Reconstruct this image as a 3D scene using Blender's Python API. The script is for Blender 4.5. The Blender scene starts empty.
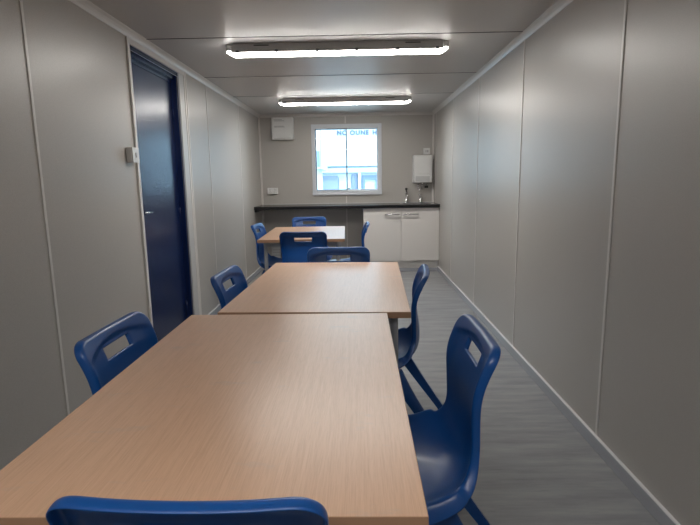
import bpy, bmesh, math, random
from mathutils import Vector, Matrix
random.seed(7)
C = bpy.context.scene.collection
PI = math.pi

# ------------------------------------------------------------------ camera
F_PX, PITCH, YAW, ROLL, CAM_H = 503.07, 0.1652, -0.0150, 0.0164, 1.2459
fw = Vector((math.sin(YAW)*math.cos(PITCH), math.cos(YAW)*math.cos(PITCH), -math.sin(PITCH)))
r0 = Vector((math.cos(YAW), -math.sin(YAW), 0)); u0 = r0.cross(fw)
rt = math.cos(ROLL)*r0 - math.sin(ROLL)*u0
up = math.sin(ROLL)*r0 + math.cos(ROLL)*u0
cd = bpy.data.cameras.new('camera'); cam = bpy.data.objects.new('camera', cd); C.objects.link(cam)
m = Matrix.Identity(4)
for i in range(3):
    m[i][0] = rt[i]; m[i][1] = up[i]; m[i][2] = -fw[i]
m[2][3] = CAM_H
cam.matrix_world = m
cd.sensor_width = 36; cd.lens = 36*F_PX/700; cd.clip_start = 0.02; cd.clip_end = 300
sc = bpy.context.scene; sc.camera = cam
# ------------------------------------------------------------------ world, light, exposure
w = bpy.data.worlds.new('sky'); sc.world = w; w.use_nodes = True
bg = w.node_tree.nodes['Background']
bg.inputs['Color'].default_value = (0.74, 0.88, 1.0, 1); bg.inputs['Strength'].default_value = 4.8
sc.view_settings.view_transform = 'Standard'; sc.view_settings.look = 'None'
sc.view_settings.gamma = 1; sc.view_settings.use_curve_mapping = False
sc.view_settings.exposure = 0.95
sd = bpy.data.lights.new('sun', 'SUN'); sd.energy = 3.0; sd.angle = math.radians(1); sd.color = (1, .97, .92)
so = bpy.data.objects.new('sun', sd); C.objects.link(so)
so.rotation_euler = Vector((-0.62, 0.42, -0.75)).to_track_quat('-Z', 'Y').to_euler()
sc.cycles.use_denoising = True
sc.cycles.max_bounces = 10; sc.cycles.diffuse_bounces = 6; sc.cycles.sample_clamp_indirect = 4
LAMP = 24.0            # strength of the lit diffusers
XL, XR, YF, YN, H = -1.349, 1.0885, 7.198, -2.5, 2.1353

def portal(name, loc, sx, sy, d):
    l = bpy.data.lights.new(name, 'AREA'); l.shape = 'RECTANGLE'; l.size = sx; l.size_y = sy
    l.cycles.is_portal = True
    o = bpy.data.objects.new(name, l); C.objects.link(o); o.location = loc
    o.rotation_euler = Vector(d).to_track_quat('-Z', 'Y').to_euler()
portal('window_portal', (-.128, YF+.13, 1.51), .92, .92, (0, -1, 0))

# ------------------------------------------------------------------ materials
def mat(name, col, rough=.5, metal=0, spec=.5, emit=None, es=0, coat=0):
    M = bpy.data.materials.new(name); M.use_nodes = True
    b = M.node_tree.nodes['Principled BSDF']
    b.inputs['Base Color'].default_value = (*col, 1); b.inputs['Roughness'].default_value = rough
    b.inputs['Metallic'].default_value = metal; b.inputs['Specular IOR Level'].default_value = spec
    b.inputs['Coat Weight'].default_value = coat; b.inputs['Coat Roughness'].default_value = .12
    if emit:
        b.inputs['Emission Color'].default_value = (*emit, 1); b.inputs['Emission Strength'].default_value = es
    return M
def nd(M, t, **kw):
    n = M.node_tree.nodes.new(t)
    for k, v in kw.items():
        if hasattr(n, k): setattr(n, k, v)
        else: n.inputs[k].default_value = v
    return n
def lk(M, a, b): M.node_tree.links.new(a, b)
def bsdf(M): return M.node_tree.nodes['Principled BSDF']
def coords(M, scale, space='Object'):
    t = nd(M, 'ShaderNodeTexCoord'); mp = nd(M, 'ShaderNodeMapping'); mp.inputs['Scale'].default_value = scale
    lk(M, t.outputs[space], mp.inputs['Vector']); return mp.outputs['Vector']
def noise_mix(M, vec, scale, c1, c2, lo=.3, hi=.7, detail=4, rough=.55):
    n = nd(M, 'ShaderNodeTexNoise'); n.inputs['Scale'].default_value = scale
    n.inputs['Detail'].default_value = detail; n.inputs['Roughness'].default_value = rough
    lk(M, vec, n.inputs['Vector'])
    r = nd(M, 'ShaderNodeValToRGB'); r.color_ramp.elements[0].position = lo; r.color_ramp.elements[1].position = hi
    r.color_ramp.elements[0].color = (*c1, 1); r.color_ramp.elements[1].color = (*c2, 1)
    lk(M, n.outputs['Fac'], r.inputs['Fac']); return r.outputs['Color'], n.outputs['Fac']

# wall panels: grey beige plastic-coated steel with a fine leathery emboss
def wall_material(name, base, rough):
    M = mat(name, base, rough, spec=.6)
    v = coords(M, (1, 1, 1))
    c, f = noise_mix(M, v, 420, tuple(x*.93 for x in base), tuple(min(1, x*1.07) for x in base), .35, .65, 2)
    lk(M, c, bsdf(M).inputs['Base Color'])
    bp_ = nd(M, 'ShaderNodeBump'); bp_.inputs['Strength'].default_value = .22; bp_.inputs['Distance'].default_value = .0006
    n2 = nd(M, 'ShaderNodeTexNoise'); n2.inputs['Scale'].default_value = 260; n2.inputs['Detail'].default_value = 2
    lk(M, v, n2.inputs['Vector']); lk(M, n2.outputs['Fac'], bp_.inputs['Height']); lk(M, bp_.outputs['Normal'], bsdf(M).inputs['Normal'])
    return M
M_wall = wall_material('wall_panel', (.422, .400, .374), .38)
M_ceil = wall_material('ceiling_panel', (.51, .495, .48), .42)
M_trim = mat('trim_plastic', (.63, .605, .58), .38)
M_gap = mat('seam_dark', (.10, .10, .10), .6)
M_base = mat('skirting_plastic', (.36, .37, .40), .25)

# floor: grey wood-look vinyl, streaks running across the room
M_floor = mat('floor_vinyl', (.2, .2, .2), .42, spec=.5)
v = coords(M_floor, (1.1, 7, 1))
c1, f1 = noise_mix(M_floor, v, 2.2, (.19, .197, .21), (.345, .348, .355), .25, .72, 8, .62)
v2 = coords(M_floor, (1.3, 16, 1))
c2, f2 = noise_mix(M_floor, v2, 3, (.45, .46, .48), (1, 1, 1), .30, .40, 8, .7)
mx = nd(M_floor, 'ShaderNodeMix', data_type='RGBA', blend_type='MULTIPLY'); mx.inputs[0].default_value = .5
lk(M_floor, c1, mx.inputs[6]); lk(M_floor, c2, mx.inputs[7]); lk(M_floor, mx.outputs[2], bsdf(M_floor).inputs['Base Color'])

# beech laminate, grain along local Y
def beech(name, a, b, seed):
    M = mat(name, a, .30, spec=.5)
    v = coords(M, (1, 1, 1))
    mp = nd(M, 'ShaderNodeMapping'); mp.inputs['Location'].default_value = (seed, seed*2, 0); mp.inputs['Scale'].default_value = (66, 2.0, 1)
    mp.inputs['Rotation'].default_value = (0, 0, .02)
    lk(M, v, mp.inputs['Vector'])
    c, f = noise_mix(M, mp.outputs['Vector'], 2.2, a, b, .28, .72, 5, .6)
    mp2 = nd(M, 'ShaderNodeMapping'); mp2.inputs['Scale'].default_value = (260, 9, 1); lk(M, v, mp2.inputs['Vector'])
    c2, f2 = noise_mix(M, mp2.outputs['Vector'], 2.0, (.90, .885, .87), (1, 1, 1), .36, .56, 2)
    m1 = nd(M, 'ShaderNodeMix', data_type='RGBA', blend_type='MULTIPLY'); m1.inputs[0].default_value = .8
    lk(M, c, m1.inputs[6]); lk(M, c2, m1.inputs[7])
    # faint greyish scuffs of use
    mp3 = nd(M, 'ShaderNodeMapping'); mp3.inputs['Scale'].default_value = (4, 9, 1); mp3.inputs['Location'].default_value = (seed*3, 1.7, 0)
    lk(M, v, mp3.inputs['Vector'])
    n3 = nd(M, 'ShaderNodeTexNoise'); n3.inputs['Scale'].default_value = 1.6; n3.inputs['Detail'].default_value = 6; n3.inputs['Roughness'].default_value = .7
    lk(M, mp3.outputs['Vector'], n3.inputs['Vector'])
    r3 = nd(M, 'ShaderNodeValToRGB'); r3.color_ramp.elements[0].position = .585; r3.color_ramp.elements[1].position = .68
    r3.color_ramp.elements[0].color = (0, 0, 0, 1); r3.color_ramp.elements[1].color = (.3, .3, .3, 1)
    lk(M, n3.outputs['Fac'], r3.inputs['Fac'])
    m2 = nd(M, 'ShaderNodeMix', data_type='RGBA'); lk(M, r3.outputs['Color'], m2.inputs[0]); lk(M, m1.outputs[2], m2.inputs[6])
    m2.inputs[7].default_value = (.42, .36, .32, 1)
    lk(M, m2.outputs[2], bsdf(M).inputs['Base Color'])
    return M
M_beech = [beech('beech_laminate', (.585, .365, .238), (.645, .418, .284), s) for s in (0, 3.1, 6.3)]
M_edge = mat('beech_edging', (.33, .19, .115), .5)
M_steel = mat('grey_painted_steel', (.33, .34, .36), .35, .3)
M_chrome = mat('chrome', (.75, .75, .76), .12, 1)
M_stain = mat('stainless_steel', (.6, .6, .61), .25, 1)
M_blue = mat('blue_plastic', (.003, .068, .28), .38, coat=.12, spec=.5)
bpn = nd(M_blue, 'ShaderNodeBump'); bpn.inputs['Strength'].default_value = .08; bpn.inputs['Distance'].default_value = .0004
nn = nd(M_blue, 'ShaderNodeTexNoise'); nn.inputs['Scale'].default_value = 500
lk(M_blue, coords(M_blue, (1, 1, 1)), nn.inputs['Vector']); lk(M_blue, nn.outputs['Fac'], bpn.inputs['Height']); lk(M_blue, bpn.outputs['Normal'], bsdf(M_blue).inputs['Normal'])
M_door = mat('navy_door_paint', (.005, .014, .062), .27, spec=.5)
M_black = mat('black_laminate', (.012, .012, .014), .22, spec=.5)
M_dark = mat('dark_plastic', (.03, .03, .03), .5)
M_cab = mat('white_cabinet_laminate', (.70, .675, .65), .35)
M_white = mat('white_plastic', (.68, .68, .67), .35)
M_offwhite = mat('grey_white_plastic', (.50, .50, .50), .4)
M_alu = mat('white_window_frame', (.62, .64, .68), .35)
M_alug = mat('grey_window_sash', (.16, .18, .2), .4)
M_print = mat('grey_print', (.30, .30, .31), .6)
M_diff = mat('lamp_diffuser', (.9, .9, .88), .4, emit=(1, .965, .91), es=LAMP)
M_glass = bpy.data.materials.new('window_glass'); M_glass.use_nodes = True
nt = M_glass.node_tree; nt.nodes.clear()
out = nt.nodes.new('ShaderNodeOutputMaterial'); mxs = nt.nodes.new('ShaderNodeMixShader'); tr = nt.nodes.new('ShaderNodeBsdfTransparent')
gl = nt.nodes.new('ShaderNodeBsdfGlossy'); gl.inputs['Roughness'].default_value = .02; fr = nt.nodes.new('ShaderNodeFresnel'); fr.inputs['IOR'].default_value = 1.3
tr.inputs['Color'].default_value = (.90, .97, 1, 1)
nt.links.new(fr.outputs[0], mxs.inputs[0]); nt.links.new(tr.outputs[0], mxs.inputs[1]); nt.links.new(gl.outputs[0], mxs.inputs[2]); nt.links.new(mxs.outputs[0], out.inputs[0])
# outside
M_clad = mat('outside_white_cladding', (.36, .45, .49), .5)
M_outblue = mat('outside_pale_blue_panel', (.17, .215, .33), .5)
M_outframe = mat('outside_grey_blue_frame', (.09, .14, .24), .5)
M_outdark = mat('outside_dark_opening', (.10, .15, .22), .5)
M_letter = mat('outside_grey_letters', (.05, .075, .12), .5)
M_ground = mat('yard_concrete', (.40, .40, .39), .8)
gc, _ = noise_mix(M_ground, coords(M_ground, (1, 1, 1)), 3, (.34, .34, .33), (.44, .44, .43))
lk(M_ground, gc, bsdf(M_ground).inputs['Base Color'])

# ------------------------------------------------------------------ helpers
def box(bm, x0, x1, y0, y1, z0, z1, bev=0, seg=2):
    vs = [bm.verts.new((x, y, z)) for x in (x0, x1) for y in (y0, y1) for z in (z0, z1)]
    fs = [(0, 1, 3, 2), (4, 6, 7, 5), (0, 4, 5, 1), (2, 3, 7, 6), (0, 2, 6, 4), (1, 5, 7, 3)]
    F = [bm.faces.new([vs[i] for i in f]) for f in fs]
    if bev:
        es = list({e for f in F for e in f.edges})
        bmesh.ops.bevel(bm, geom=es, offset=bev, segments=seg, profile=.5, affect='EDGES')
def tube(bm, pts, r, n=12, cap=True):
    pts = [Vector(p) for p in pts]; rs = r if isinstance(r, (list, tuple)) else [r]*len(pts)
    rings = []; ref = None
    for i, p in enumerate(pts):
        t = ((pts[min(i+1, len(pts)-1)]-p).normalized() + (p-pts[max(i-1, 0)]).normalized()).normalized()
        if ref is None: ref = t.orthogonal().normalized()
        ref = (ref - t*ref.dot(t)).normalized(); b = t.cross(ref)
        rings.append([bm.verts.new(p+rs[i]*(math.cos(2*PI*k/n)*ref+math.sin(2*PI*k/n)*b)) for k in range(n)])
    for a, b in zip(rings, rings[1:]):
        for k in range(n): bm.faces.new((a[k], a[(k+1) % n], b[(k+1) % n], b[k]))
    if cap:
        bm.faces.new(rings[0][::-1]); bm.faces.new(rings[-1])
def obj(name, bm, M, parent=None, smooth=False):
    me = bpy.data.meshes.new(name); bmesh.ops.recalc_face_normals(bm, faces=bm.faces); bm.to_mesh(me); bm.free()
    me.materials.append(M)
    if smooth:
        for p in me.polygons: p.use_smooth = True
    o = bpy.data.objects.new(name, me); C.objects.link(o)
    if parent: o.parent = parent
    return o
def smooth_angle(o, deg=40):
    me = o.data
    for p in me.polygons: p.use_smooth = True
    bm = bmesh.new(); bm.from_mesh(me)
    for e in bm.edges:
        if len(e.link_faces) == 2 and e.calc_face_angle(0) > math.radians(deg): e.smooth = False
    bm.to_mesh(me); bm.free(); return o
def boxes(name, M, parent, *bs, bev=0):
    bm = bmesh.new()
    for b in bs: box(bm, *b, bev=bev)
    return obj(name, bm, M, parent)
def thing(name, label, cat, loc=(0, 0, 0), rz=0, group=None):
    o = bpy.data.objects.new(name, None); C.objects.link(o); o.empty_display_size = .1
    o.location = loc; o.rotation_euler = (0, 0, rz); o['label'] = label; o['category'] = cat
    if group: o['group'] = group
    return o
def tag(o, label, cat, group=None):
    o['label'] = label; o['category'] = cat
    if group: o['group'] = group
    return o
def struct(o): o['kind'] = 'structure'; return o
def copy_tree(o, parent=None):
    c = o.copy(); C.objects.link(c)
    if parent: c.parent = parent
    for ch in list(o.children): copy_tree(ch, c)
    return c

# ------------------------------------------------------------------ room shell
T = .09
DY0, DY1, DZ = 3.15, 4.05, 2.062        # door opening in the left wall
struct(boxes('floor', M_floor, None, (XL-T, XR+T, YN-T, YF+T, -.1, 0)))
struct(boxes('ceiling', M_ceil, None, (XL-T, XR+T, YN-T, YF+T, H, H+.1)))
struct(boxes('wall_right', M_wall, None, (XR, XR+T, YN-T, YF+T, 0, H)))
struct(boxes('wall_left', M_wall, None, (XL-T, XL, YN-T, DY0, 0, H), (XL-T, XL, DY1, YF+T, 0, H), (XL-T, XL, DY0, DY1, DZ, H)))
WX0, WX1, WZ0, WZ1 = -.590, .330, 1.055, 1.965   # far window opening
struct(boxes('wall_far', M_wall, None, (XL, WX0, YF, YF+T, 0, H), (WX1, XR, YF, YF+T, 0, H), (WX0, WX1, YF, YF+T, 0, WZ0), (WX0, WX1, YF, YF+T, WZ1, H)))
struct(boxes('wall_near', M_wall, None, (XL, XR, YN-T, YN, 0, H)))
# raised joint strips between the wall panels
tn = 0
def trim(*b, M=M_trim, bev=0):
    global tn
    tn += 1; return struct(boxes('trim_%d' % tn, M, None, *b, bev=bev))
for y in (-1.44, -.24, .96, 2.165, 3.413, 4.61, 5.80, 6.99): trim((XR-.004, XR+.001, y-.008, y+.008, .06, H-.03))
for y in (-1.44, -.24, .96, 2.165, 4.72, 5.98): trim((XL-.001, XL+.004, y-.008, y+.008, .06, H-.03))
trim((-.15, -.134, YF-.004, YF+.001, .0, WZ0-.05)); trim((-.15, -.134, YF-.004, YF+.001, WZ1+.04, H-.03))
# cove around the ceiling: a small quarter-round
def cove(p0, p1, inward):
    global tn
    tn += 1; bm = bmesh.new(); s = .037
    prof = [(0, 0), (0, -s)] + [(s*(1-math.cos(a))*1.0, -s*(1-math.sin(a))) for a in (PI/8, PI/4, 3*PI/8)] + [(s, 0)]
    prof = [(0, 0), (0, -s), (.004, -s), (s*.32, -s*.62), (s*.62, -s*.32), (s, -.004), (s, 0)]
    ends = []
    for P in (p0, p1):
        ends.append([bm.verts.new((P[0]+inward[0]*a, P[1]+inward[1]*a, H+b)) for a, b in prof])
    n = len(prof)
    for k in range(n): bm.faces.new((ends[0][k], ends[0][(k+1) % n], ends[1][(k+1) % n], ends[1][k]))
    bm.faces.new(ends[0][::-1]); bm.faces.new(ends[1])
    struct(obj('trim_%d' % tn, bm, M_trim))
cove((XL, YN), (XL, YF), (1, 0)); cove((XR, YN), (XR, YF), (-1, 0)); cove((XL, YF), (XR, YF), (0, -1)); cove((XL, YN), (XR, YN), (0, 1))
trim((XL, XL+.022, YF-.022, YF, 0, H-.04)); trim((XR-.022, XR, YF-.022, YF, 0, H-.04))
# ceiling board joints
for y in (-1.45, -.25, .95, 2.15, 3.35, 4.575, 5.62):
    trim((XL, XR, y-.0035, y+.0035, H-.0025, H+.001), M=M_gap)
# skirting
M_top_strip = mat('skirting_top_strip', (.80, .80, .82), .16)
def skirt(name, *bs):
    o = struct(boxes(name, M_base, None, *[(a, b, c, d, e, f-.009) for a, b, c, d, e, f in bs], bev=.002))
    boxes('top_strip', M_top_strip, o, *[(a, b, c, d, f-.009, f) for a, b, c, d, e, f in bs], bev=.004)  # paler, glossier strip along the top of the skirting
skirt('baseboard_right', (XR-.014, XR, YN, YF-.022, 0, .068))
skirt('baseboard_left', (XL, XL+.014, YN, DY0-.03, 0, .068)); skirt('baseboard_left', (XL, XL+.014, DY1+.14, YF-.022, 0, .068))
skirt('baseboard_far', (XL+.022, .085, YF-.014, YF, 0, .068)); skirt('baseboard_near', (XL+.014, XR-.014, YN, YN+.014, 0, .068))

# ------------------------------------------------------------------ door in the left wall
door = thing('door_1', 'dark navy blue door set deep in a light trimmed opening in the left wall', 'door', (XL, (DY0+DY1)/2, 0))
del door['category']; del door['label']; struct(door)
dy = (DY1-DY0)/2
def dpart(name, M, *bs, bev=0): return boxes(name, M, door, *bs, bev=bev)
dpart('architrave', M_trim, (-.002, .012, -dy-.030, -dy+.002, 0, DZ+.03), (-.002, .012, dy+.05, dy+.09, 0, DZ+.03), (-.002, .0119, -dy-.0301, dy+.0899, DZ-.002, DZ+.032), (-.002, .016, dy+.080, dy+.098, 0, DZ+.032), bev=.002)
dpart('reveal_lining', M_offwhite, (-T, .008, dy-.055, dy+.05, 0, DZ), bev=.002)
dpart('door_frame', M_door, (-T, .004, -dy, -dy+.02, 0, DZ), (-T, -.004, dy-.085, dy-.055, 0, DZ), (-T, .0, -dy+.02, dy-.055, DZ-.03, DZ), (-T, -.02, -dy+.02, dy-.055, DZ-.055, DZ-.03), (-T, -.04, -dy+.02, dy-.055, DZ-.08, DZ-.055), bev=.002)
dpart('door_frame_edge', M_steel, (-.001, .002, -dy+.02, dy-.055, DZ-.032, DZ-.030), (-.006, -.001, dy-.058, dy-.054, 0, DZ-.03))
leaf = dpart('door_leaf', M_door, (-.085, -.045, -dy+.02, dy-.085, .012, DZ-.08), bev=.003)
bm = bmesh.new(); box(bm, -.045, -.040, -dy+.05, -dy+.085, .95, 1.11, bev=.002)
hp = obj('handle_plate', bm, M_chrome, leaf)
bm = bmesh.new(); tube(bm, [(-.041, -dy+.068, 1.05), (.002, -dy+.060, 1.05), (.004, -dy+.064, 1.05), (.004, -dy+.150, 1.047)], .0095, 12)
hd = obj('handle', bm, M_chrome, leaf, True)
for z in (.25, 1.0, 1.75):
    bm = bmesh.new(); tube(bm, [(-.042, dy-.09, z-.04), (-.042, dy-.09, z+.04)], .006, 10); obj('hinge', bm, M_door, leaf, True)

# ------------------------------------------------------------------ windows
def window(n, x0, x1, z0, z1, y, s, mull):
    """s=+1 far wall (outside is +y), -1 near wall"""
    r = thing('window_%d' % n, '', '', (0, y, 0)); del r['label']; del r['category']; struct(r)
    def P(name, M, *bs, bev=0, par=None):
        out = []
        for (a, b, c, d, e, f) in bs:
            c, d = sorted((c*s, d*s)); out.append((a, b, c, d, e, f))
        return boxes(name, M, par or r, *out, bev=bev)
    e = .03
    P('window_frame', M_alu, (x0-e, x0+.022, -.018, .09, z0-e, z1+e), (x1-.022, x1+e, -.018, .09, z0-e, z1+e), (x0+.022, x1-.022, -.018, .09, z1-.03, z1+e), (x0+.022, x1-.022, -.018, .09, z0-e, z0+.026), bev=.004)
    P('window_sill', M_alu, (x0-e, x1+e, -.03, -.018, z0-e-.006, z0-.012), bev=.003)
    for k, (a, b) in enumerate(((x0+.022, mull+.006), (mull-.006, x1-.022))):
        yo = .03 + .022*k
        sa = P('sash', M_alu if k else M_alug, (a, a+.014, yo, yo+.02, z0+.026, z1-.03), (b-.014, b, yo, yo+.02, z0+.026, z1-.03), (a+.014, b-.014, yo, yo+.02, z1-.042, z1-.03), (a+.014, b-.014, yo, yo+.02, z0+.026, z0+.040))
        P('pane', M_glass, (a+.012, b-.012, yo+.008, yo+.012, z0+.038, z1-.040), par=sa)
    P('mullion', M_alug, (mull-.0085, mull+.0085, .024, .075, z0+.026, z1-.03))
    P('catch', M_dark, (mull+.012, mull+.04, .018, .032, z0+.045, z0+.06))
window(1, WX0, WX1, WZ0, WZ1, YF, 1, -.131)

# ------------------------------------------------------------------ ceiling lights
def batten(y0, y1, label):
    t = thing('ceiling_light', label, 'ceiling light', (-.115, (y0+y1)/2, H), 0, 'strip lights across the ceiling')
    h = (y1-y0)/2; L = .732
    boxes('housing', M_offwhite, t, (-L+.03, L-.03, -h, h, -.055, 0), bev=.004)
    bm = bmesh.new()      # prismatic diffuser with slanted ends
    sec = [(-h+.003, -.055), (-h+.004, -.059), (-h+.012, -.065), (h-.012, -.065), (h-.004, -.059), (h-.003, -.055)]
    rings = []
    for sx in (-1, 1):
        rings.append([bm.verts.new((sx*(L - (.020 if k in (2, 3) else .012 if k in (1, 4) else 0) - (.018 if q[0] > 0 else 0)), q[0], q[1])) for k, q in enumerate(sec)])
    for k in range(6): bm.faces.new((rings[0][k], rings[0][(k+1) % 6], rings[1][(k+1) % 6], rings[1][k]))
    bm.faces.new(rings[0][::-1]); bm.faces.new(rings[1])
    obj('diffuser', bm, M_diff, t)
    boxes('end_cap', M_offwhite, t, (-L-.004, -L+.03, -h+.006, h-.006, -.045, -.004), bev=.006)
    boxes('end_cap', M_offwhite, t, (L-.03, L+.004, -h+.006, h-.006, -.045, -.004), bev=.006)
    for x in (-.66, -.40, -.13, .13, .40, .66):
        boxes('clip', M_alug, t, (x-.010, x+.010, -h-.004, -h+.002, -.060, -.04), bev=.001)
    for x in (-.5, .5):
        boxes('mounting_slot', M_dark, t, (x-.05, x+.05, -h-.0015, -h+.002, -.016, -.010))
    return t
batten(3.50, 3.61, 'lit white strip light on ceiling, the nearer and larger of the two')
batten(5.79, 5.91, 'lit white strip light on ceiling close to the window wall, the farther of the two')

batten(-.25, -.14, 'added strip light on ceiling above the camera, out of view, brightening the nearest table')  # unseen lamp, added to balance the light on the nearest table
# ------------------------------------------------------------------ worktop, cabinet, sink
WT0 = 6.618
sx0, sx1, sy0, sy1 = .60, 1.02, 6.70, 7.10
wt = boxes('worktop', M_black, None, (XL, sx0, WT0, YF, .858, .8975), (sx1, XR, WT0, YF, .858, .8975), (sx0, sx1, WT0, sy0, .858, .8975), (sx0, sx1, sy1, YF, .858, .8975))
tag(wt, 'long black worktop running along the whole far wall under the window', 'worktop')
boxes('back_edge_strip', M_offwhite, wt, (XL+.022, XR-.022, YF-.008, YF, .8975, .905))  # thin pale strip along the back edge of the worktop
boxes('support_batten', M_dark, wt, (XL+.002, XL+.03, WT0+.02, YF-.025, .825, .858))
cab = thing('base_cabinet', 'white two door base cabinet under the right end of the black worktop', 'cabinet', (.583, 6.65, 0))
cx0, cx1 = -.498, .502
boxes('carcass', M_cab, cab, (cx0, cx0+.018, .02, .53, .15, .856), (cx1-.018, cx1, .02, .53, .15, .856), (cx0+.018, cx1-.018, .02, .53, .15, .168), (cx0+.018, cx1-.018, .512, .53, .168, .856), bev=.001)
boxes('plinth', M_cab, cab, (cx0, cx1, .05, .068, 0, .148), (cx0, cx0+.018, .068, .53, 0, .148))
boxes('plinth_strip', M_base, cab, (cx0, cx1, .040, .050, 0, .045), bev=.003)
for s, (a, b) in enumerate(((cx0, -.002), (.002, cx1))):
    d = boxes('cabinet_door', M_cab, cab, (a, b, 0, .018, .152, .854), bev=.0015)
    hx = (-.215, -.022) if s == 0 else (.030, .225)
    bm = bmesh.new(); z = .772
    tube(bm, [(hx[0]+.012, .002, z), (hx[0]+.012, -.028, z)], .005, 8); tube(bm, [(hx[1]-.012, .002, z), (hx[1]-.012, -.028, z)], .005, 8)
    tube(bm, [(hx[0], -.029, z), (hx[1], -.029, z)], .008, 10)
    obj('handle', bm, M_stain, d, True)
sink = thing('sink', 'stainless steel inset sink in the worktop below the water heater', 'sink', (.81, 6.90, .8975))
bm = bmesh.new()
for b in ((-.225, -.185, -.215, .215, 0, .003), (.185, .225, -.215, .215, 0, .003), (-.185, .185, -.215, -.175, 0, .003), (-.185, .185, .175, .215, 0, .003)): box(bm, *b)
obj('rim', bm, M_stain, sink)
bm = bmesh.new()
for b in ((-.19, -.186, -.18, .18, -.14, -.0005), (.186, .19, -.18, .18, -.14, -.0005), (-.186, .186, -.18, -.176, -.14, -.0005), (-.186, .186, .176, .18, -.14, -.0005), (-.186, .186, -.176, .176, -.144, -.14)): box(bm, *b)
obj('bowl', bm, M_stain, sink)

def lathe(bm, prof, x=0, y=0, n=16):
    rings = [[bm.verts.new((x+r*math.cos(2*PI*k/n), y+r*math.sin(2*PI*k/n), z)) for k in range(n)] for r, z in prof]
    for a, b in zip(rings, rings[1:]):
        for k in range(n): bm.faces.new((a[k], a[(k+1) % n], b[(k+1) % n], b[k]))
    bm.faces.new(rings[0][::-1]); bm.faces.new(rings[-1])
def tap(x, y, h, label, lever):
    t = thing('tap', label, 'tap', (x, y, .9), 0, 'taps on the worktop')
    bm = bmesh.new(); lathe(bm, [(.024, -.0025), (.024, .008), (.014, .014), (.013, h*.62), (.018, h*.66), (.018, h*.72), (.010, h*.75)])
    obj('body', bm, M_chrome, t, True)
    bm = bmesh.new(); tube(bm, [(0, 0, h*.45), (0, -.03, h*.58), (0, -.08, h*.60), (0, -.115, h*.50), (0, -.12, h*.38)], .009, 12)
    obj('spout', bm, M_chrome, t, True)
    bm = bmesh.new()
    if lever: lathe(bm, [(.008, h*.74), (.008, h*.86), (.016, h*.88), (.017, h), (.010, h+.006)])
    else:
        lathe(bm, [(.008, h*.74), (.008, h*.82), (.012, h*.84)]); tube(bm, [(-.028, 0, h*.86), (.028, 0, h*.86)], .006, 8); tube(bm, [(0, -.028, h*.86), (0, .028, h*.86)], .006, 8)
    obj('knob', bm, M_dark if lever else M_chrome, t, True)
tap(.700, 7.10+.04, .20, 'tall slim dark topped tap standing on worktop left of the water heater', True)
tap(.895, 7.14, .13, 'short chrome tap standing directly below the white water heater', False)

wh = thing('water_heater', 'white box shaped water heater mounted on far wall above the sink', 'water heater', (.918, YF, 1.35))
boxes('casing', M_white, wh, (-.130, .128, -.155, 0, -.175, .200), bev=.012)
boxes('front_panel', M_white, wh, (-.105, .098, -.163, -.154, -.055, .185), bev=.004)
boxes('control_strip', M_offwhite, wh, (-.10, .095, -.160, -.154, -.155, -.085), bev=.002)
bm = bmesh.new()
for x, r, z in ((-.055, .008, -.25), (.0, .009, -.27), (.055, .007, -.25)):
    tube(bm, [(x, -.07, -.174), (x, -.07, z)], r, 10); lathe(bm, [(.013, -.205), (.013, -.185)], x, -.07)
obj('pipe', bm, M_chrome, wh, True)
boxes('valve', M_dark, wh, (.035, .085, -.09, -.05, -.25, -.215), bev=.004)
bm = bmesh.new(); tube(bm, [(-.055, -.07, -.25), (-.05, -.09, -.27), (-.045, -.12, -.27), (-.045, -.13, -.30)], .008, 10); obj('outlet_spout', bm, M_chrome, wh, True)
sp = thing('fused_spur', 'small white switch box on far wall just above the water heater', 'switch', (.985, YF, 1.605))
boxes('back_box', M_white, sp, (-.045, .045, -.03, 0, -.043, .043), bev=.004)
boxes('rocker', M_offwhite, sp, (-.02, .0, -.034, -.029, -.015, .015), bev=.001); boxes('fuse_carrier', M_print, sp, (.008, .022, -.033, -.029, -.015, .015), bev=.001)

vb = thing('wall_unit', 'square white appliance box high on far wall left of the window', 'wall unit', (-1.005, YF, 1.94))
boxes('casing', M_white, vb, (-.15, .147, -.10, 0, -.148, .15), bev=.01)
boxes('cover', M_white, vb, (-.14, .137, -.108, -.099, -.115, .14), bev=.005)
bm = bmesh.new()
for a, b, z in ((-.115, .0, .115), (-.105, .03, .100), (-.11, .02, .03), (-.11, .035, .018)): box(bm, a, b, -.1095, -.1075, z-.003, z+.003)
obj('printed_lines', bm, M_print, vb)
boxes('bottom_seam', M_print, vb, (-.12, .12, -.104, -.099, -.134, -.128))

so_ = thing('double_socket', 'white double socket box on far wall above left end of worktop', 'socket', (-1.185, YF, 1.09))
boxes('back_box', M_white, so_, (-.073, .073, -.035, 0, -.043, .043), bev=.004)
for x in (-.035, .035):
    boxes('rocker', M_offwhite, so_, (x-.008, x+.008, -.039, -.034, .012, .032), bev=.001)
    boxes('pin_holes', M_dark, so_, (x-.003, x+.003, -.0355, -.034, -.004, .006), (x-.015, x-.008, -.0355, -.034, -.022, -.018), (x+.008, x+.015, -.0355, -.034, -.022, -.018))
ht = thing('wall_heater', 'pale louvred heater low on far wall beneath the left end of worktop', 'heater', (-1.03, YF, .235))
boxes('casing', M_offwhite, ht, (-.20, .24, -.07, 0, -.10, .12), bev=.008)
boxes('louvre', M_print, ht, *[(-.18, .22, -.073, -.069, z, z+.006) for z in (-.06, -.02, .02, .06)])

sw = thing('light_switch', 'white surface mounted light switch beside the left edge of the navy door', 'switch', (XL, 3.045, 1.405), PI/2)
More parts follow.
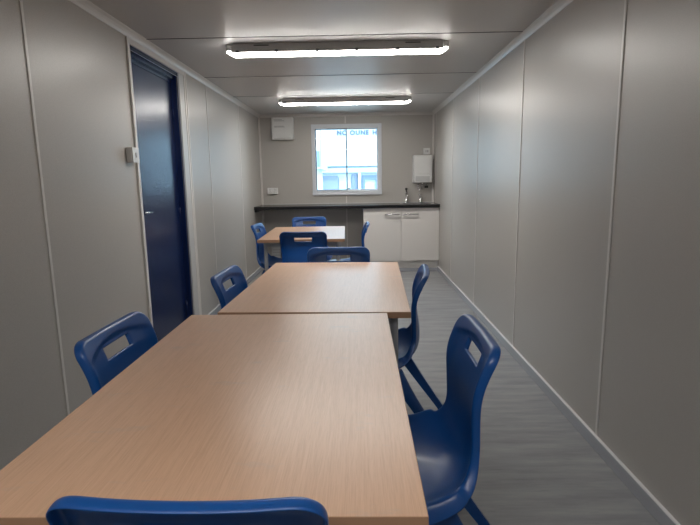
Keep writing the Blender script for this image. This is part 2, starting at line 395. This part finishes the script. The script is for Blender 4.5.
# local -y faces into the room (+x world)
boxes('back_box', M_white, sw, (-.043, .043, -.032, 0, -.043, .043), bev=.003)
boxes('face_plate', M_white, sw, (-.0435, .0435, -.040, -.032, -.0435, .0435), bev=.002)
boxes('rocker', M_offwhite, sw, (-.008, .008, -.045, -.040, -.014, .014), bev=.001)

# ------------------------------------------------------------------ tables
TW, TL, TH_ = .75, 1.17, .74
def make_table(M, label, loc, rz):
    t = thing('dining_table', label, 'table', loc, rz, 'beech topped tables down the room')
    boxes('tabletop', M, t, (-TW/2+.0012, TW/2-.0012, -TL/2+.0012, TL/2-.0012, TH_-.025, TH_), bev=.0008)
    e = TW/2; l = TL/2
    boxes('edging', M_edge, t, (-e, -e+.0013, -l, l, TH_-.0247, TH_-.0008), (e-.0013, e, -l, l, TH_-.0247, TH_-.0008), (-e, e, -l, -l+.0013, TH_-.0247, TH_-.0008), (-e, e, l-.0013, l, TH_-.0247, TH_-.0008))
    ex, ey = e-.062, l-.062
    boxes('frame', M_steel, t, (-ex, ex, -ey-.010, -ey+.010, TH_-.065, TH_-.0255), (-ex, ex, ey-.010, ey+.010, TH_-.065, TH_-.0255), (-ex-.010, -ex+.010, -ey, ey, TH_-.065, TH_-.0255), (ex-.010, ex+.010, -ey, ey, TH_-.065, TH_-.0255), bev=.002)
    for sx in (-1, 1):
        for sy in (-1, 1):
            bm = bmesh.new(); tube(bm, [(sx*ex, sy*ey, .012), (sx*ex, sy*ey, TH_-.0255)], .016, 16)
            lg = smooth_angle(obj('leg', bm, M_steel, t))
            bm = bmesh.new(); tube(bm, [(sx*ex, sy*ey, 0), (sx*ex, sy*ey, .03)], .0175, 16)
            smooth_angle(obj('foot_cap', bm, M_dark, lg))
    return t
make_table(M_beech[0], 'large beech table nearest the viewer, with a chair back at its near end', (-.2686, 1.2755, 0), -.00672)
make_table(M_beech[1], 'middle beech table butted against the far end of the nearest table', (-.1510, 2.4650, 0), -.038)
make_table(M_beech[2], 'small looking beech table farthest away, in front of the worktop', (-.493, 4.854, 0), .0208)

# ------------------------------------------------------------------ chairs
def spline(pts, n):
    out = []
    P = [Vector(p) for p in pts]; P = [2*P[0]-P[1]]+P+[2*P[-1]-P[-2]]
    for i in range(1, len(P)-2):
        for k in range(n):
            t = k/n
            out.append(.5*((2*P[i])+(-P[i-1]+P[i+1])*t+(2*P[i-1]-5*P[i]+4*P[i+1]-P[i+2])*t*t+(-P[i-1]+3*P[i]-3*P[i+1]+P[i+2])*t**3))
    out.append(P[-2]); return out
PROF = spline([(.195, .370), (.180, .392), (.140, .405), (.07, .401), (-.02, .389), (-.10, .384), (-.158, .390), (-.208, .413), (-.232, .460), (-.234, .530), (-.223, .61), (-.217, .685), (-.232, .748), (-.256, .807)], 8)
ARC = [0]
for a, b in zip(PROF, PROF[1:]): ARC.append(ARC[-1]+(b-a).length)
LV = ARC[-1]
def prof(v):
    if v <= 0: t = (PROF[1]-PROF[0]).normalized(); return PROF[0]+t*v, t
    if v >= LV: t = (PROF[-1]-PROF[-2]).normalized(); return PROF[-1]+t*(v-LV), t
    for i in range(len(ARC)-1):
        if ARC[i+1] >= v:
            k = (v-ARC[i])/(ARC[i+1]-ARC[i]); t0 = (PROF[min(i+2, len(PROF)-1)]-PROF[max(i-1, 0)]).normalized()
            return PROF[i].lerp(PROF[i+1], k), t0
def sstep(a, b, x): x = min(1, max(0, (x-a)/(b-a))); return x*x*(3-2*x)
def lerp(a, b, t): return a+(b-a)*t
def wid(v):
    pts = [(0, .180), (.05, .200), (.14, .220), (.26, .228), (.36, .218), (.45, .199), (.55, .177), (.64, .179), (.72, .188), (LV, .190)]
    w_ = pts[-1][1]
    for (a, wa), (b, wb) in zip(pts, pts[1:]):
        if a <= v <= b: w_ = lerp(wa, wb, sstep(a, b, v)); break
    r = .040
    if v > LV-r: w_ -= r-math.sqrt(max(0, r*r-(v-LV+r)**2))
    r = .06
    if v < r: w_ -= r-math.sqrt(max(0, r*r-(r-v)**2))
    return w_
def P3(u, v, h=0):
    """u across, v along the profile, h offset to the hidden (under/back) side"""
    p, t = prof(v); n = Vector((-t.y, t.x))        # towards back/underside
    k = sstep(.30, .46, v)                          # 0 seat, 1 back
    a = abs(u)/.19
    ka = [(0, .008), (.14, .014), (.26, .026), (.36, .044), (.43, .052), (.50, .045), (.60, .030), (.70, .018), (LV, .012)]
    kb = ka[-1][1]                                   # the lower back wraps round the sitter, the top is nearly flat
    for (p0, a0), (p1, a1) in zip(ka, ka[1:]):
        if p0 <= v <= p1: kb = lerp(a0, a1, (v-p0)/(p1-p0)); break
    off = -kb*a**2.2
    # shallow hand-hold recess under an arch at the top of the back
    top = LV-v
    arch = .016+.045*(a**2)
    off += .010*sstep(0, .010, top-arch)*k*(1-sstep(.10, .20, top))*(1-sstep(.8, 1., a))
    q = p+n*(h+off)
    return Vector((u, q.x, q.y))
S0, S1, SU = LV-.081, LV-.041, .074               # handle slot
def shell_bm():
    rows = [0, .002, .008, .018, .033, .06] + [.06+(S0-.012-.06)*k/30 for k in range(1, 31)] + [S0-.004, S0+.001, S0+.012, (S0+S1)/2, S1-.012, S1-.001, S1+.005, LV-.029, LV-.021, LV-.013, LV-.006, LV-.002, LV]
    cols = [-1, -.96, -.88, -.78, -.66, -.54, -.47, -.44, -.40, -.32, -.2, -.1, 0]; cols = cols+[-c for c in cols[:-1]][::-1]
    cols = [-1, -.97, -.90, -.80, -.68, -.56, -.475, -.43, -.39, -.30, -.2, -.1, 0]; cols = cols+[-c for c in cols[:-1]][::-1]
    bm = bmesh.new(); G = []; UV = {}
    for v_ in rows:
        row = []
        for c in cols:
            wv = wid(v_)
            u = c*wv
            if abs(abs(c)-.43) < .001 and S0-.02 < v_ < S1+.02: u = math.copysign(SU, c)
            x = bm.verts.new(P3(u, v_)); UV[x] = (u, v_); row.append(x)
        G.append(row)
    hole = []
    for i in range(len(rows)-1):
        for j in range(len(cols)-1):
            vm = (rows[i]+rows[i+1])/2; cm = (cols[j]+cols[j+1])/2
            if S0 < vm < S1 and abs(cm) < .43: continue
            bm.faces.new((G[i][j], G[i][j+1], G[i+1][j+1], G[i+1][j]))
    nr, nc = len(rows), len(cols)
    loop = [G[0][j] for j in range(nc)] + [G[i][-1] for i in range(1, nr)] + [G[-1][j] for j in range(nc-2, -1, -1)] + [G[i][0] for i in range(nr-2, 0, -1)]
    n = len(loop); prev = loop
    nor = []
    for k in range(n):
        a = Vector(UV[loop[k-1]]); b = Vector(UV[loop[(k+1) % n]]); t = (b-a).normalized(); nor.append(Vector((t.y, -t.x)))
    nor = [(nor[k-2]+nor[k-1]*2+nor[k]*3+nor[(k+1) % n]*2+nor[(k+2) % n]).normalized() for k in range(n)]
    for o_, d in ((.005, .0015), (.009, .006), (.0115, .013), (.0125, 1.0)):
        ring = []
        for k in range(n):
            u, v_ = UV[loop[k]]
            seat = (1-sstep(.34, .56, v_))*sstep(.02, .08, v_)
            dd = d*(1+.8*seat) if d < 1 else lerp(.026, .066, seat)
            oo = o_*(1+1.7*seat) + (.014*seat if d == 1.0 else 0)
            ring.append(bm.verts.new(P3(u+nor[k].x*oo, v_+nor[k].y*oo, dd)))
        for k in range(n): bm.faces.new((prev[k], prev[(k+1) % n], ring[(k+1) % n], ring[k]))
        prev = ring
    # lip turned back around the handle slot
    i0 = next(i for i, r in enumerate(rows) if r > S0); i1 = max(i for i, r in enumerate(rows) if r < S1)
    j0 = cols.index(-.43); j1 = cols.index(.43)
    hl = [G[i0][j] for j in range(j0, j1+1)] + [G[i][j1] for i in range(i0+1, i1+1)] + [G[i1][j] for j in range(j1-1, j0-1, -1)] + [G[i][j0] for i in range(i1-1, i0, -1)]
    prev = hl
    for d in (.006, .013):
        ring = [bm.verts.new(P3(*UV[x], d)) for x in hl]
        for k in range(len(hl)): bm.faces.new((prev[k], prev[(k+1) % len(hl)], ring[(k+1) % len(hl)], ring[k]))
        prev = ring
    return bm
def make_chair():
    t = bpy.data.objects.new('plastic_chair', None); C.objects.link(t); t.empty_display_size = .1
    s = obj('shell', shell_bm(), M_blue, None, True)
    md = s.modifiers.new('thick', 'SOLIDIFY'); md.thickness = .004; md.offset = -1
    m2 = s.modifiers.new('sub', 'SUBSURF'); m2.levels = 1; m2.render_levels = 1
    bpy.context.view_layer.update()
    me = bpy.data.meshes.new_from_object(s.evaluated_get(bpy.context.evaluated_depsgraph_get()))
    me.name = 'shell'; s.modifiers.clear(); s.data = me; s.parent = t
    for sx in (-1, 1):
        for (tx, ty, tz, fx, fy, back) in ((.192, .130, .388, .215, .200, 0), (.190, -.115, .384, .222, -.368, 1)):
            bm = bmesh.new(); n = 9; rings = []
            for k in range(n+1):
                q = k/n
                x = lerp(tx, fx, q); z = lerp(tz, 0, q); y = lerp(ty, fy, q**1.05)
                wy = lerp(.036, .020, min(1, q*1.15)) + (.008*(1-q*4) if q < .25 else 0); wx = lerp(.017, .012, q)
                sec = [(-wx, -wy), (-wx, wy), (wx*.6, wy), (wx, wy*.75), (wx, -wy*.75), (wx*.6, -wy)]
                rings.append([bm.verts.new((sx*(x+a), y+b, z)) for a, b in sec])
            for a, b in zip(rings, rings[1:]):
                for k in range(6): bm.faces.new((a[k], a[(k+1) % 6], b[(k+1) % 6], b[k]))
            bm.faces.new(rings[0]); bm.faces.new(rings[-1][::-1])
            bmesh.ops.recalc_face_normals(bm, faces=bm.faces)
            bmesh.ops.bevel(bm, geom=[e for e in bm.edges if e.calc_face_angle(0) > .5], offset=.0025, segments=2, affect='EDGES')
            lg = obj('leg', bm, M_blue, t, False); smooth_angle(lg, 50)
    return t
chair0 = make_chair()
first = True
def chair(x, y, rz, label):
    global first
    c = chair0 if first else copy_tree(chair0)
    first = False
    c.location = (x, y, 0); c.rotation_euler = (0, 0, rz)
    c['label'] = label; c['category'] = 'chair'; c['group'] = 'blue plastic chairs around the tables'
    return c
# rz = 0 faces +y (away from the camera)
chair(-.242, .888, -.02, 'blue plastic chair at near end of nearest table, only its back top in view')
chair(-.500, 1.475, -PI/2-.03, 'blue plastic chair on left side of nearest table, by the left wall')
chair(.088, 1.398, PI/2, 'large blue plastic chair on right side of nearest table, showing seat and slotted back')
chair(-.388, 2.390, -PI/2-.05, 'blue plastic chair on left side of middle table, past the navy door')
chair(.060, 2.385, PI/2-.12, 'blue plastic chair on right side of middle table, rear leg on grey floor')
chair(-.120, 2.935, PI, 'blue plastic chair at far end of middle table, facing the viewer')
chair(-.455, 4.46, 0, 'blue plastic chair at near end of farthest table, back turned to viewer')
chair(-.555, 5.610, PI, 'blue plastic chair at far end of farthest table, under the worktop line')
chair(-.745, 4.99, -PI/2-.05, 'blue plastic chair on left side of farthest table, beside left wall')
chair(-.155, 4.94, PI/2, 'blue plastic chair on right side of farthest table, in front of the white cabinet')

# ------------------------------------------------------------------ outside the window
struct(boxes('ground', M_ground, None, (-40, 40, -30, 60, -.75, -.7)))
bl = thing('cabin_building', 'white clad building outside the window with pale doors and grey lettering', 'building', (0, 16.5, -.7))
boxes('cladding', M_clad, bl, (-2.3, 6, .0, 4, 2.35, 6.5), (-2.3, 6, .15, 4, 0, 2.35))
M_outpale = mat('outside_pale_trim', (.30, .38, .46), .5)
boxes('fascia', M_outpale, bl, (-2.3, 6, -.06, .0, 2.13, 2.28), bev=.01)
boxes('panel', M_outblue, bl, (-1.24, -.60, .08, .149, .2, 2.05))
boxes('panel', M_outblue, bl, (-.14, .03, .08, .149, .2, 2.08))
boxes('door_frame', M_outframe, bl, (.20, .28, .04, .149, .2, 2.05), (.63, .70, .04, .149, .2, 2.05), (.28, .63, .04, .149, 1.90, 2.05))
boxes('door', M_clad, bl, (.28, .63, .10, .149, .2, 1.90))
boxes('door', M_clad, bl, (-.56, -.18, .10, .149, .2, 2.0))
boxes('post', M_clad, bl, (.06, .15, -.05, .14, 0, 2.13))
x = -.60
for ch in 'NC OUNE HU':
    if ch == ' ': x += .09; continue
    cu = bpy.data.curves.new('letter', 'FONT'); cu.body = ch; cu.size = .195; cu.extrude = .012; cu.offset = .010
    tmp = bpy.data.objects.new('letter', cu); C.objects.link(tmp); bpy.context.view_layer.update()
    me = bpy.data.meshes.new_from_object(tmp.evaluated_get(bpy.context.evaluated_depsgraph_get()))
    wd = max(v_.co.x for v_ in me.vertices)
    C.objects.unlink(tmp); bpy.data.objects.remove(tmp)
    me.transform(Matrix.Rotation(PI/2, 4, 'X')); me.transform(Matrix.Translation((x, -.013, 3.325)))
    me.name = 'letter'; me.materials.clear(); me.materials.append(M_letter)
    lo = bpy.data.objects.new('letter', me); C.objects.link(lo); lo.parent = bl
    x += wd+.02
# neighbouring cabin end seen at the left of the window
b2 = thing('cabin_building', 'second pale cabin outside at the left edge of the window view', 'building', (-1.75, 12.5, -.7))
boxes('cladding', M_clad, b2, (-2.5, .885, 0, 2.8, 2.2, 4.2), (-2.5, .74, .05, 2.8, 0, 2.2))
boxes('corner_post', M_outblue, b2, (.885, .91, -.02, .04, 2.2, 4.2))
boxes('opening', M_outframe, b2, (.80, .86, -.02, .0, 2.24, 2.62), bev=.004)
boxes('opening', M_outblue, b2, (.70, .745, -.02, .0, 2.36, 2.72), bev=.004)
